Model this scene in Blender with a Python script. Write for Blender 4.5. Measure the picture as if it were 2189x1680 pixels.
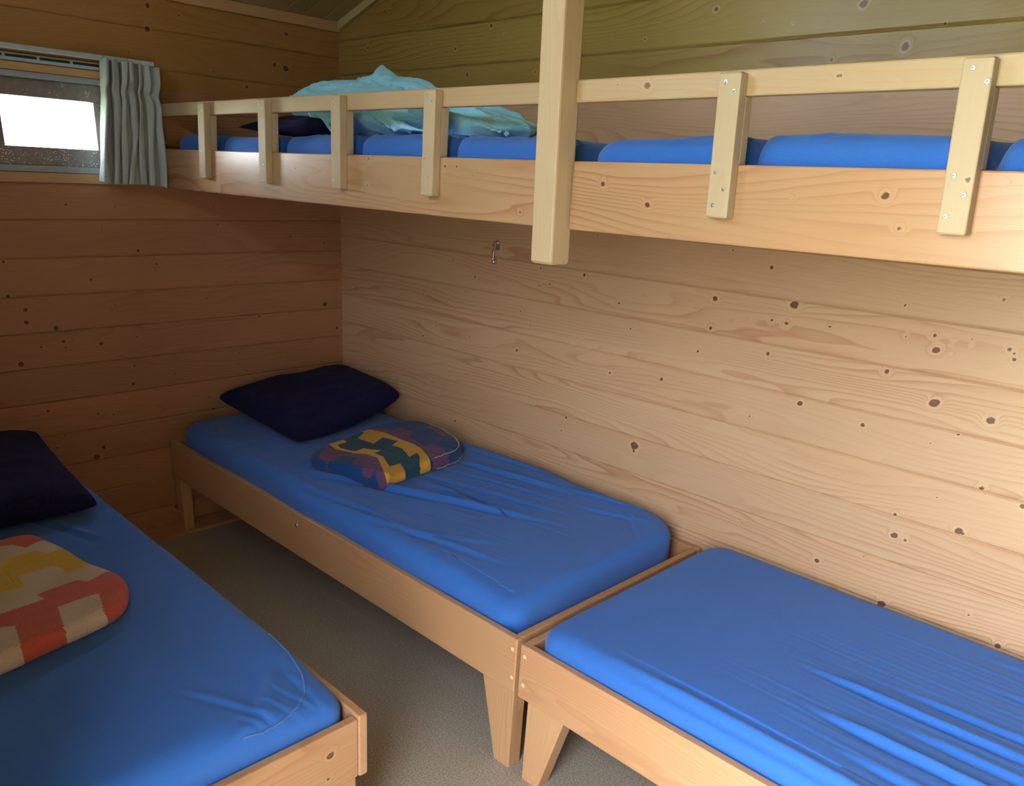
import bpy, bmesh, math, random
import numpy as np
from mathutils import Vector, Matrix, noise as mnoise

for o in list(bpy.data.objects):
    bpy.data.objects.remove(o, do_unlink=True)
sc = bpy.context.scene
COL = sc.collection

# ------------------------------------------------------------------ camera
cd = bpy.data.cameras.new('camera')
cam = bpy.data.objects.new('camera', cd)
COL.objects.link(cam)
cam.location = (3.19758, -2.22407, 1.50815)
cam.rotation_euler = (1.19544, -0.04799, 0.80480)
cd.sensor_width = 36.0
cd.lens = 1705.0 * 36.0 / 2189.0
cd.shift_x = 74.2 / 2189.0
cd.shift_y = 210.2 / 2189.0
cd.clip_start = 0.02
sc.camera = cam

# ------------------------------------------------------------------ daylight
w = bpy.data.worlds.new('daylight')
sc.world = w
w.use_nodes = True
wn, wl = w.node_tree.nodes, w.node_tree.links
wn.clear()
wo = wn.new('ShaderNodeOutputWorld'); wb = wn.new('ShaderNodeBackground')
tc = wn.new('ShaderNodeTexCoord'); sx = wn.new('ShaderNodeSeparateXYZ'); rp = wn.new('ShaderNodeValToRGB')
mr = wn.new('ShaderNodeMapRange')
mr.inputs['From Min'].default_value = -1; mr.inputs['From Max'].default_value = 1
wl.new(tc.outputs['Generated'], sx.inputs[0]); wl.new(sx.outputs['Z'], mr.inputs['Value'])
wl.new(mr.outputs[0], rp.inputs[0]); wl.new(rp.outputs[0], wb.inputs[0]); wl.new(wb.outputs[0], wo.inputs[0])
e = rp.color_ramp.elements
e[0].position = 0.0; e[0].color = (0.12, 0.15, 0.05, 1)
e[1].position = 1.0; e[1].color = (0.80, 0.90, 1.0, 1)
for pos, c in ((0.44, (0.30, 0.31, 0.17)), (0.485, (0.42, 0.43, 0.30)), (0.51, (0.92, 0.95, 0.96)), (0.65, (0.90, 0.95, 1.0))):
    k = e.new(pos); k.color = (*c, 1)
# the bright side of the overcast sky is beyond the small end window
m2 = wn.new('ShaderNodeMapRange'); m2.inputs['From Min'].default_value = 0.2; m2.inputs['From Max'].default_value = -0.9
m2.inputs['To Min'].default_value = 6.0; m2.inputs['To Max'].default_value = 19.0
wl.new(sx.outputs['X'], m2.inputs['Value']); wl.new(m2.outputs[0], wb.inputs[1])

def portal(name, loc, rot, sx_, sy_):
    l = bpy.data.lights.new(name, 'AREA'); l.shape = 'RECTANGLE'; l.size = sx_; l.size_y = sy_
    l.cycles.is_portal = True
    o = bpy.data.objects.new(name, l); COL.objects.link(o); o.location = loc; o.rotation_euler = rot
    return o
DOOR = (2.50, 3.42, 0.0, 2.02)       # doorway in the front wall: x0, x1, z0, z1
YF = -2.30                            # inner face of the front wall
portal('door_daylight', ((DOOR[0]+DOOR[1])/2, YF-0.11, (DOOR[2]+DOOR[3])/2), (math.radians(90), 0, 0), DOOR[1]-DOOR[0], DOOR[3]-DOOR[2])
GW = (0.95, 1.75, 2.08, 2.34)          # unseen gable window, added to brighten the upper left
portal('added_gable_daylight', ((GW[0]+GW[1])/2, YF-0.11, (GW[2]+GW[3])/2), (math.radians(90), 0, 0), GW[1]-GW[0], GW[3]-GW[2])
portal('window_daylight', (-0.10, -1.19, 1.61), (0, math.radians(-90), 0), 0.32, 0.44)

sc.view_settings.view_transform = 'Standard'
sc.view_settings.look = 'None'
sc.view_settings.gamma = 1.0
sc.view_settings.use_curve_mapping = False
sc.view_settings.exposure = 1.52
sc.cycles.max_bounces = 8
sc.cycles.diffuse_bounces = 5
sc.cycles.glossy_bounces = 3
sc.cycles.use_denoising = True
sc.cycles.sample_clamp_indirect = 6.0

# ------------------------------------------------------------------ node helpers
def new_mat(name):
    m = bpy.data.materials.new(name); m.use_nodes = True
    nt = m.node_tree; nt.nodes.clear()
    out = nt.nodes.new('ShaderNodeOutputMaterial'); b = nt.nodes.new('ShaderNodeBsdfPrincipled')
    nt.links.new(b.outputs[0], out.inputs[0])
    return m, nt, b
def N(nt, t, **kw):
    n = nt.nodes.new(t)
    for k, v in kw.items(): setattr(n, k, v)
    return n
def put(nt, sock, v):
    if hasattr(v, 'is_linked') or isinstance(v, bpy.types.NodeSocket): nt.links.new(v, sock)
    else: sock.default_value = v
def M(nt, op, a, b=None, c=None, clamp=False):
    n = N(nt, 'ShaderNodeMath', operation=op, use_clamp=clamp)
    put(nt, n.inputs[0], a)
    if b is not None: put(nt, n.inputs[1], b)
    if c is not None: put(nt, n.inputs[2], c)
    return n.outputs[0]
def MIX(nt, f, a, b, mode='MIX'):
    n = N(nt, 'ShaderNodeMix', data_type='RGBA', blend_type=mode)
    put(nt, n.inputs[0], f)
    put(nt, n.inputs[6], a if not isinstance(a, tuple) else (*a, 1)); put(nt, n.inputs[7], b if not isinstance(b, tuple) else (*b, 1))
    return n.outputs[2]
def RNG(nt, v, a, b, c=0.0, d=1.0):
    n = N(nt, 'ShaderNodeMapRange'); n.clamp = True
    put(nt, n.inputs[0], v)
    for i, q in enumerate((a, b, c, d)): n.inputs[i+1].default_value = q
    return n.outputs[0]
def NOISE(nt, vec, scale, detail=2.0, rough=0.5, dist=0.0):
    n = N(nt, 'ShaderNodeTexNoise'); nt.links.new(vec, n.inputs['Vector'])
    n.inputs['Scale'].default_value = scale; n.inputs['Detail'].default_value = detail
    n.inputs['Roughness'].default_value = rough; n.inputs['Distortion'].default_value = dist
    return n.outputs[0]
def VMUL(nt, vec, s):
    n = N(nt, 'ShaderNodeVectorMath', operation='MULTIPLY'); nt.links.new(vec, n.inputs[0]); n.inputs[1].default_value = s
    return n.outputs[0]

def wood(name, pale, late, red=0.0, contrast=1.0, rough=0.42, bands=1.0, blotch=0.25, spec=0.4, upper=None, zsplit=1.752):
    """varnished spruce: grain = contour lines of stretched noise, bent round the knots held in the 'kn' attribute"""
    m, nt, b = new_mat(name)
    at = N(nt, 'ShaderNodeAttribute', attribute_name='gr'); kn = N(nt, 'ShaderNodeAttribute', attribute_name='kn')
    sp = N(nt, 'ShaderNodeSeparateXYZ'); nt.links.new(at.outputs['Vector'], sp.inputs[0])
    vec = at.outputs['Vector']
    wob = NOISE(nt, VMUL(nt, vec, (90.0, 130.0, 1.0)), 1.0, 2.0)
    K = M(nt, 'MULTIPLY', kn.outputs['Fac'], M(nt, 'MULTIPLY_ADD', wob, 0.5, 0.75))
    n1 = NOISE(nt, VMUL(nt, vec, (0.85, 6.5, 1.0)), 1.0, 1.5, 0.45)
    n2 = NOISE(nt, VMUL(nt, vec, (6.0, 30.0, 1.7)), 1.0, 1.0, 0.5)
    ph = M(nt, 'MULTIPLY_ADD', n1, 17.0*bands, M(nt, 'MULTIPLY', n2, 0.7))
    ph = M(nt, 'ADD', ph, M(nt, 'MULTIPLY', sp.outputs['Y'], 55.0*bands))
    ph = M(nt, 'MULTIPLY_ADD', K, 4.0, ph)
    fr = M(nt, 'FRACT', ph)
    band = M(nt, 'MULTIPLY', M(nt, 'POWER', fr, 3.5), M(nt, 'SUBTRACT', 1.0, RNG(nt, fr, 0.93, 1.0)))
    # where on the board the latewood is strong
    st = RNG(nt, NOISE(nt, VMUL(nt, vec, (0.9, 4.0, 3.1)), 1.0, 2.0, 0.5), 0.38, 0.66, 0.12, 1.0)
    band = M(nt, 'MULTIPLY', band, M(nt, 'MULTIPLY', st, 1.0*contrast))
    fib = NOISE(nt, VMUL(nt, vec, (9.0, 420.0, 2.0)), 1.0, 2.0, 0.6)
    col = MIX(nt, band, pale, late)
    col = MIX(nt, RNG(nt, fib, 0.35, 0.75, 0.0, 0.16), col, late)
    # board-wide tint
    wn_ = N(nt, 'ShaderNodeTexWhiteNoise', noise_dimensions='1D'); nt.links.new(sp.outputs['Z'], wn_.inputs['W'])
    tone = wn_.outputs['Value']
    bl = NOISE(nt, VMUL(nt, vec, (1.2, 5.0, 0.77)), 1.0, 3.0, 0.55)
    col = MIX(nt, RNG(nt, bl, 0.45, 0.72, 0.0, blotch+red), col, (0.56, 0.235, 0.115))
    col = MIX(nt, M(nt, 'MULTIPLY', tone, 0.30), col, tuple(c*0.70 for c in late))
    if upper:  # greenish daylight on the upper boards, put into their colour
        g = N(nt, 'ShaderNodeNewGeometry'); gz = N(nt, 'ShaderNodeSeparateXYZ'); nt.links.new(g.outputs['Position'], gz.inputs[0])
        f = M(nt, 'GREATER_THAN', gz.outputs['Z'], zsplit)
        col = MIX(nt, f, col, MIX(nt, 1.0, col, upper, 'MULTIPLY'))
    # knots: light halo, dark ring, brown heart
    halo = M(nt, 'MULTIPLY', RNG(nt, K, 0.22, 0.50), M(nt, 'SUBTRACT', 1.0, RNG(nt, K, 0.50, 0.66)))
    col = MIX(nt, M(nt, 'MULTIPLY', halo, 0.35), col, tuple(min(1, c*1.15) for c in pale))
    ring = M(nt, 'MULTIPLY', RNG(nt, K, 0.58, 0.70), M(nt, 'SUBTRACT', 1.0, RNG(nt, K, 0.80, 0.90, 0, 0.45)))
    kf = NOISE(nt, VMUL(nt, vec, (260.0, 260.0, 1.0)), 1.0, 2.0)
    kcol = MIX(nt, kf, tuple(c*0.26 for c in late), tuple(c*0.75 for c in late))
    col = MIX(nt, RNG(nt, K, 0.60, 0.74, 0, 0.85), col, kcol)
    col = MIX(nt, M(nt, 'MULTIPLY', ring, 0.62), col, tuple(c*0.17 for c in late))
    nt.links.new(col, b.inputs['Base Color'])
    b.inputs['Roughness'].default_value = rough
    b.inputs['Specular IOR Level'].default_value = spec
    bp = N(nt, 'ShaderNodeBump'); bp.inputs['Strength'].default_value = 0.25; bp.inputs['Distance'].default_value = 0.0006
    nt.links.new(M(nt, 'ADD', fib, M(nt, 'MULTIPLY', band, -0.5)), bp.inputs['Height']); nt.links.new(bp.outputs[0], b.inputs['Normal'])
    return m

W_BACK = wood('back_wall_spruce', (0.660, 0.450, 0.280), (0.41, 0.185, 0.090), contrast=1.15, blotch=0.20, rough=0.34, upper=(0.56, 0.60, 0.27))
W_DARK = wood('low_bounce_spruce', (0.17, 0.105, 0.06), (0.10, 0.055, 0.03), contrast=0.6)  # unseen walls coloured dark to cut the light they bounce back
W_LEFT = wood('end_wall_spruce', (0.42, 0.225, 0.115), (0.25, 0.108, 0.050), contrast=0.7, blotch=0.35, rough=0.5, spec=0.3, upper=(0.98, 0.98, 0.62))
W_BED = wood('bed_frame_spruce', (0.56, 0.335, 0.175), (0.39, 0.175, 0.075), blotch=0.35, rough=0.38)
W_BUNK = wood('bunk_board_spruce', (0.44, 0.280, 0.150), (0.29, 0.120, 0.050), contrast=1.4, blotch=0.30, rough=0.30, spec=0.5)
W_RAIL = wood('guard_rail_spruce', (0.43, 0.335, 0.195), (0.50, 0.27, 0.12), blotch=0.12, rough=0.45, contrast=1.2)
W_SLAT = wood('baluster_spruce', (0.47, 0.385, 0.25), (0.47, 0.29, 0.15), blotch=0.08, rough=0.5, contrast=0.7)
W_POST = wood('post_spruce', (0.58, 0.455, 0.28), (0.48, 0.30, 0.15), blotch=0.03, rough=0.5, contrast=0.9, bands=1.4)
W_CEIL = wood('ceiling_pine', (0.50, 0.42, 0.21), (0.34, 0.25, 0.11), contrast=0.6, blotch=0.1, rough=0.6)
W_TRIM = wood('trim_spruce', (0.50, 0.32, 0.15), (0.33, 0.17, 0.07), contrast=0.6, blotch=0.15, rough=0.5)

def fabric(name, col, rough=0.9, sheen=0.3, sheen_tint=None, bump=0.3, scale=900.0, mottle=None, mscale=160.0, mamt=0.15, sheen_rough=0.5):
    m, nt, b = new_mat(name)
    t = N(nt, 'ShaderNodeTexCoord'); v = t.outputs['Object']
    n = NOISE(nt, v, scale, 2.0, 0.6)
    n2 = NOISE(nt, v, mscale, 3.0, 0.6)
    c2 = mottle if mottle else tuple(c*0.72 for c in col)
    cc = MIX(nt, RNG(nt, n2, 0.4, 0.7, 0, mamt*2), col, c2)
    cc = MIX(nt, RNG(nt, n, 0.35, 0.7, 0, mamt), cc, c2)
    nt.links.new(cc, b.inputs['Base Color'])
    b.inputs['Roughness'].default_value = rough
    b.inputs['Specular IOR Level'].default_value = 0.15
    b.inputs['Sheen Weight'].default_value = sheen
    b.inputs['Sheen Roughness'].default_value = sheen_rough
    if sheen_tint: b.inputs['Sheen Tint'].default_value = (*sheen_tint, 1)
    bp = N(nt, 'ShaderNodeBump'); bp.inputs['Strength'].default_value = bump; bp.inputs['Distance'].default_value = 0.001
    nt.links.new(M(nt, 'ADD', n, n2), bp.inputs['Height']); nt.links.new(bp.outputs[0], b.inputs['Normal'])
    return m
def plain(name, col, rough=0.5, metal=0.0, spec=0.5):
    m, nt, b = new_mat(name)
    t = N(nt, 'ShaderNodeTexCoord'); n = NOISE(nt, t.outputs['Object'], 60.0, 2.0)
    cc = MIX(nt, RNG(nt, n, 0.3, 0.7, 0, 0.35), col, tuple(c*0.75 for c in col))
    nt.links.new(cc, b.inputs['Base Color'])
    b.inputs['Roughness'].default_value = rough; b.inputs['Metallic'].default_value = metal
    b.inputs['Specular IOR Level'].default_value = spec
    return m

F_BLUE = fabric('blue_terry_sheet', (0.036, 0.150, 0.53), sheen=0.22, sheen_tint=(0.7, 0.75, 0.95), bump=0.5, scale=700, mscale=260, mamt=0.10)
F_NAVY = fabric('navy_pillow_cloth', (0.006, 0.007, 0.036), sheen=0.05, sheen_tint=(0.3, 0.3, 0.7), mottle=(0.014, 0.015, 0.07), mscale=120, mamt=0.35, bump=0.6)
F_FLEECE = fabric('light_blue_fleece', (0.28, 0.71, 0.98), sheen=0.3, sheen_tint=(0.8, 0.95, 1), mottle=(0.34, 0.62, 0.80), scale=350, mscale=90, bump=1.0, mamt=0.25)
F_CURT = fabric('grey_green_curtain_cloth', (0.40, 0.46, 0.46), sheen=0.1, scale=600, bump=0.3)
FB = {k: fabric('blanket_wool_'+k, c, sheen=0.12, scale=500, bump=0.8, mamt=0.15) for k, c in dict(
    blue=(0.008, 0.058, 0.215), teal=(0.006, 0.066, 0.120), yellow=(0.62, 0.34, 0.045), purple=(0.135, 0.060, 0.165)).items()}
FR = {k: fabric('blanket_pile_'+k, c, sheen=0.15, scale=420, bump=1.0, mscale=300, mamt=0.22, mottle=mc) for k, c, mc in (
    ('cream', (0.60, 0.50, 0.40), (0.42, 0.33, 0.25)), ('red', (0.55, 0.115, 0.085), (0.36, 0.05, 0.04)), ('yellow', (0.60, 0.38, 0.045), (0.45, 0.26, 0.03)))}
F_STITCH = fabric('cream_stitching', (0.62, 0.55, 0.40), sheen=0.1, bump=0.2)
F_PIPE = fabric('pale_blue_seam', (0.07, 0.19, 0.50), sheen=0.2, bump=0.2)
P_STEEL = plain('zinc_plated_steel', (0.55, 0.60, 0.62), 0.35, 0.9)
P_PAINT = plain('pale_grey_painted_metal', (0.42, 0.50, 0.52), 0.35)
P_DARK = plain('dark_slot', (0.01, 0.02, 0.03), 0.5)
P_PLUG = plain('pale_wood_plug', (0.80, 0.62, 0.38), 0.5)
P_FRAME = plain('grey_window_frame', (0.30, 0.34, 0.38), 0.35)

def sash_mat():
    m, nt, b = new_mat('misted_sash')
    t = N(nt, 'ShaderNodeTexCoord'); v = t.outputs['Object']
    vo = N(nt, 'ShaderNodeTexVoronoi'); vo.inputs['Scale'].default_value = 140.0; nt.links.new(v, vo.inputs['Vector'])
    s = N(nt, 'ShaderNodeSeparateXYZ'); nt.links.new(v, s.inputs[0])
    low = RNG(nt, s.outputs['Z'], 1.545, 1.51)
    mask = NOISE(nt, v, 24.0, 2.0)
    d = M(nt, 'MULTIPLY', M(nt, 'LESS_THAN', vo.outputs['Distance'], 0.26), RNG(nt, M(nt, 'ADD', mask, M(nt, 'MULTIPLY', low, 0.16)), 0.56, 0.66))
    c = MIX(nt, NOISE(nt, v, 40.0, 3.0), (0.14, 0.115, 0.10), (0.27, 0.24, 0.225))
    c = MIX(nt, d, c, (0.75, 0.80, 0.85))
    nt.links.new(c, b.inputs['Base Color']); b.inputs['Roughness'].default_value = 0.3
    return m
P_SASH = sash_mat()
def glass_mat():
    m, nt, b = new_mat('window_glass')
    b.inputs['Base Color'].default_value = (0.95, 1, 1, 1); b.inputs['Roughness'].default_value = 0.0
    b.inputs['Transmission Weight'].default_value = 1.0; b.inputs['IOR'].default_value = 1.05
    return m
P_GLASS = glass_mat()
def floor_mat():
    m, nt, b = new_mat('speckled_linoleum')
    t = N(nt, 'ShaderNodeTexCoord'); v = t.outputs['Object']
    n = NOISE(nt, v, 230.0, 3.0, 0.7); n2 = NOISE(nt, v, 90.0, 2.0)
    c = MIX(nt, RNG(nt, n, 0.36, 0.64), (0.21, 0.165, 0.125), (0.56, 0.50, 0.42))
    c = MIX(nt, RNG(nt, n2, 0.4, 0.7, 0, 0.4), c, (0.33, 0.28, 0.22))
    nt.links.new(c, b.inputs['Base Color']); b.inputs['Roughness'].default_value = 0.45
    return m
P_FLOOR = floor_mat()

# ------------------------------------------------------------------ mesh helpers
def arr_mesh(name, verts, faces, mat=None, smooth=False):
    me = bpy.data.meshes.new(name); me.from_pydata([tuple(map(float, v)) for v in verts], [], [tuple(map(int, f)) for f in faces]); me.update()
    if mat is not None:
        for q in (mat if isinstance(mat, list) else [mat]): me.materials.append(q)
    if smooth: me.polygons.foreach_set('use_smooth', [True]*len(me.polygons))
    return me
def link(name, me, parent=None):
    o = bpy.data.objects.new(name, me); COL.objects.link(o)
    if parent is not None: o.parent = parent
    return o
def thing(name, label, cat, loc=(0, 0, 0), group=None):
    o = bpy.data.objects.new(name, None); COL.objects.link(o); o.location = loc; o.empty_display_size = 0.05
    o['label'] = label; o['category'] = cat
    if group: o['group'] = group
    return o
def tag(o, label, cat, group=None):
    o['label'] = label; o['category'] = cat
    if group: o['group'] = group
    return o
def struct(o):
    o['kind'] = 'structure'; return o

def grain(me, axis, seed, knots=None, kplane=None, offset=(0, 0, 0), pitch=None):
    """store along / across / board number, and the knot field, on the vertices"""
    n = len(me.vertices); co = np.empty(n*3, np.float32); me.vertices.foreach_get('co', co); co = co.reshape(-1, 3)+np.array(offset, np.float32)
    oth = [i for i in range(3) if i != axis]
    u = co[:, axis]; v = co[:, oth[0]]+co[:, oth[1]]
    s = np.full(n, float(seed), np.float32)
    if pitch is not None:
        z0, p = pitch
        idx = np.floor((co[:, 2]-z0)/p+1e-4)
        s = s+idx*3.37
        u = u+np.mod(idx*1.713, 1.0)*7
    a = me.attributes.new('gr', 'FLOAT_VECTOR', 'POINT')
    a.data.foreach_set('vector', np.stack([u, v, s], 1).astype(np.float32).ravel())
    k = np.zeros(n, np.float32)
    if knots:
        ku, kv = kplane
        for (a_, b_, r) in knots:
            hsh = (math.sin(a_*127.1+b_*311.7)*43758.5) % 1.0
            r = max(r, 2.6)*0.001*0.86; el = 0.85+0.5*hsh; th = (hsh-0.5)*0.9
            du = co[:, ku]-a_; dv = co[:, kv]-b_
            d1 = (du*math.cos(th)+dv*math.sin(th))/el; d2 = -du*math.sin(th)+dv*math.cos(th)
            rr = (d1*d1+d2*d2)/(r*r)
            k = np.maximum(k, np.exp(-rr*0.36)*(0.80+0.22*((hsh*7.3) % 1.0)))
    a = me.attributes.new('kn', 'FLOAT', 'POINT'); a.data.foreach_set('value', k.astype(np.float32))

def box_mesh(name, x0, x1, y0, y1, z0, z1, mat, axis=0, seed=0, bevel=0.002, cells=None, knots=None, kplane=(0, 2), taper=None):
    if cells:
        # swept rounded section along the board, finely divided so that the knots can be stored on it
        lo, hi = [x0, y0, z0], [x1, y1, z1]
        o1, o2 = [i for i in range(3) if i != axis]
        a0, a1, b0, b1 = lo[o1], hi[o1], lo[o2], hi[o2]; r = bevel; pts = []
        def seg(p, q, n):
            for k in range(n): pts.append((p[0]+(q[0]-p[0])*k/n, p[1]+(q[1]-p[1])*k/n))
        na, nb = max(1, cells[o1]), max(1, cells[o2]); q = r*0.29
        seg((a0+r, b0), (a1-r, b0), na); seg((a1-r, b0), (a1-q, b0+q), 1); seg((a1-q, b0+q), (a1, b0+r), 1)
        seg((a1, b0+r), (a1, b1-r), nb); seg((a1, b1-r), (a1-q, b1-q), 1); seg((a1-q, b1-q), (a1-r, b1), 1)
        seg((a1-r, b1), (a0+r, b1), na); seg((a0+r, b1), (a0+q, b1-q), 1); seg((a0+q, b1-q), (a0, b1-r), 1)
        seg((a0, b1-r), (a0, b0+r), nb); seg((a0, b0+r), (a0+q, b0+q), 1); seg((a0+q, b0+q), (a0+r, b0), 1)
        P = np.array(pts); c = P.mean(0); n = len(P); na_ = cells[axis]
        st = [(lo[axis], r), (lo[axis]+r, 0)]+[(lo[axis]+r+(hi[axis]-lo[axis]-2*r)*k/na_, 0) for k in range(1, na_)]+[(hi[axis]-r, 0), (hi[axis], r)]
        V = []
        for (t, ins) in st:
            Q = P-np.sign(P-c)*np.minimum(np.abs(P-c), ins*0.7)*np.array([1, 1])
            W_ = np.zeros((n, 3)); W_[:, axis] = t; W_[:, o1] = Q[:, 0]; W_[:, o2] = Q[:, 1]; V.append(W_)
        V = np.concatenate(V).tolist(); m_ = len(st)
        F = [(j*n+i, j*n+(i+1) % n, (j+1)*n+(i+1) % n, (j+1)*n+i) for j in range(m_-1) for i in range(n)]
        F += [tuple(reversed(range(n))), tuple(range((m_-1)*n, m_*n))]
        if axis == 1: F = [tuple(reversed(f)) for f in F]
        me = arr_mesh(name, V, F, mat)
        grain(me, axis, seed, knots, kplane)
        return me
    bm = bmesh.new()
    bmesh.ops.create_cube(bm, size=1)
    bmesh.ops.scale(bm, vec=(x1-x0, y1-y0, z1-z0), verts=bm.verts)
    bmesh.ops.translate(bm, vec=((x0+x1)/2, (y0+y1)/2, (z0+z1)/2), verts=bm.verts)
    if taper: taper(bm)
    if bevel: bmesh.ops.bevel(bm, geom=bm.edges[:], offset=bevel, segments=2, affect='EDGES', profile=0.6)
    me = bpy.data.meshes.new(name); bm.to_mesh(me); bm.free()
    me.materials.append(mat)
    grain(me, axis, seed, knots, kplane)
    return me
def merge(name, meshes, mats=None):
    """join meshes that already hold gr / kn into one mesh"""
    bm = bmesh.new()
    for m_ in meshes: bm.from_mesh(m_)
    me = bpy.data.meshes.new(name); bm.to_mesh(me); bm.free()
    for q in (mats or [meshes[0].materials[0]]): me.materials.append(q)
    return me
def shear(me, f):
    for v in me.vertices: v.co = f(v.co.copy())

def tube_mesh(name, pts, r, mat, seg=8, closed_ends=True):
    pts = [Vector(p) for p in pts]; V = []; F = []
    up = Vector((0, 0, 1))
    for i, p in enumerate(pts):
        d = (pts[min(i+1, len(pts)-1)]-pts[max(i-1, 0)]).normalized()
        a = d.cross(up)
        if a.length < 1e-3: a = d.cross(Vector((1, 0, 0)))
        a.normalize(); b = d.cross(a).normalized()
        rr = r[i] if isinstance(r, (list, tuple)) else r
        for k in range(seg):
            t = 2*math.pi*k/seg; V.append(p+a*math.cos(t)*rr+b*math.sin(t)*rr)
    for i in range(len(pts)-1):
        for k in range(seg):
            F.append((i*seg+k, i*seg+(k+1) % seg, (i+1)*seg+(k+1) % seg, (i+1)*seg+k))
    F.append(tuple(range(seg))); F.append(tuple(reversed(range((len(pts)-1)*seg, len(pts)*seg))))
    me = arr_mesh(name, V, F, mat, True)
    bm = bmesh.new(); bm.from_mesh(me); bmesh.ops.recalc_face_normals(bm, faces=bm.faces); bm.to_mesh(me); bm.free()
    return me
def disc_mesh(name, c, axis, r, h, mat, seg=14, dome=0.3, socket=0.0):
    """a small screw head / plug lying on a surface, axis = outward normal"""
    axis = Vector(axis).normalized(); a = axis.orthogonal().normalized(); b = axis.cross(a); c = Vector(c)
    prof = [(r, -0.001), (r, h*0.6), (r*0.85, h), (r*0.45, h*(1+dome))]
    if socket: prof += [(r*0.42, -0.0008)]
    V = []; F = []
    for (q, z) in prof:
        for k in range(seg):
            t = 2*math.pi*k/seg; V.append(c+a*math.cos(t)*q+b*math.sin(t)*q+axis*z)
    for i in range(len(prof)-1):
        for k in range(seg): F.append((i*seg+k, i*seg+(k+1) % seg, (i+1)*seg+(k+1) % seg, (i+1)*seg+k))
    F.append(tuple(range((len(prof)-1)*seg, len(prof)*seg))); F.append(tuple(reversed(range(seg))))
    return arr_mesh(name, V, F, mat)

# ------------------------------------------------------------------ measured knots (along, height, radius in mm)
KB = [(0.109,1.152,3),(0.194,1.165,3),(0.363,1.075,4),(0.478,1.093,3),(0.211,1.051,2),(0.312,1.066,2),(0.59,1.04,4),(0.676,0.935,5),(0.593,0.865,5),(0.885,0.912,4),(0.947,0.938,3),(1.077,0.938,3),(1.145,0.902,7),(1.026,1.033,3),(1.15,1.05,4),(1.204,1.005,4),(0.769,1.194,4),(0.822,1.182,3),(0.723,1.192,2),(0.898,1.146,5),(1.027,1.208,3),(1.067,1.192,3),(1.132,1.169,3),(1.236,1.154,4),(1.283,1.165,4),(1.235,1.214,4),(0.096,0.827,2),(1.89,1.307,2),(1.974,1.347,4),(1.474,1.347,4),(2.102,1.31,7),(1.435,1.214,6),(1.504,1.177,3),(1.599,1.182,2),(1.685,1.179,3),(1.84,1.174,3),(1.879,1.167,4),(1.941,1.202,9),(1.592,1.141,6),(1.941,1.114,7),(2.005,1.146,3),(2.054,1.158,3),(2.131,1.167,4),(2.175,1.164,6),(1.65,1.065,5),(1.533,0.978,5),(1.91,1.037,5),(1.857,1.042,2),(2.137,1.071,6),(1.587,0.903,7),(1.793,0.924,6),(1.718,0.817,2),(2.116,0.877,4),(1.412,0.701,6),(1.396,0.648,5),(1.448,0.996,2),(2.188,1.218,12),(2.298,1.175,4),(2.475,1.257,4),(2.331,1.314,2),(2.495,1.18,4),(2.561,1.194,6),(2.572,1.16,8),(2.602,1.176,2),(2.647,1.183,2),(2.607,1.191,2),(2.646,1.199,2),(2.608,1.157,3),(2.688,1.299,6),(2.728,1.189,6),(2.743,1.168,5),(2.739,1.182,4),(2.47,1.084,9),(2.6,1.029,10),(2.732,1.015,11),(2.259,0.95,8),(2.441,0.931,6),(2.672,0.963,3),(2.616,0.926,3),(0.422,0.641,5),(0.662,0.678,6),(0.803,0.703,4),(0.629,0.581,5),(0.816,0.541,6),(0.906,0.762,3),(1.249,0.716,3),(1.231,0.611,3),(1.722,0.677,14),(1.722,0.657,7),(2.155,0.54,3),(2.576,0.712,6),(2.734,0.719,10),(2.746,0.715,6),(2.588,0.654,8),(2.617,0.65,7),(2.402,0.504,8),(2.663,0.791,3),(2.755,0.845,6),(2.849,0.826,7),(2.601,0.447,9),(2.526,0.565,2),(2.81,0.506,4),(2.891,0.451,10),(0.347,2.098,5),(0.58,2.027,5),(0.922,2.001,7),(0.265,2.018,5),(0.207,1.977,7),(0.606,1.963,3),(0.361,1.952,3),(0.738,1.941,7),(0.877,1.961,4),(0.662,1.931,4),(0.985,1.972,3),(0.953,1.901,3),(0.808,1.854,7),(1.143,1.846,6),(0.108,2.025,2),(1.808,1.971,7),(2.218,1.946,9),(1.581,1.914,5),(1.455,1.924,3),(2.043,1.919,4),(1.959,1.933,4),(2.416,1.889,3),(2.338,1.847,12),(2.163,1.828,7),(2.324,1.742,3),(1.629,1.96,2)]
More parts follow.
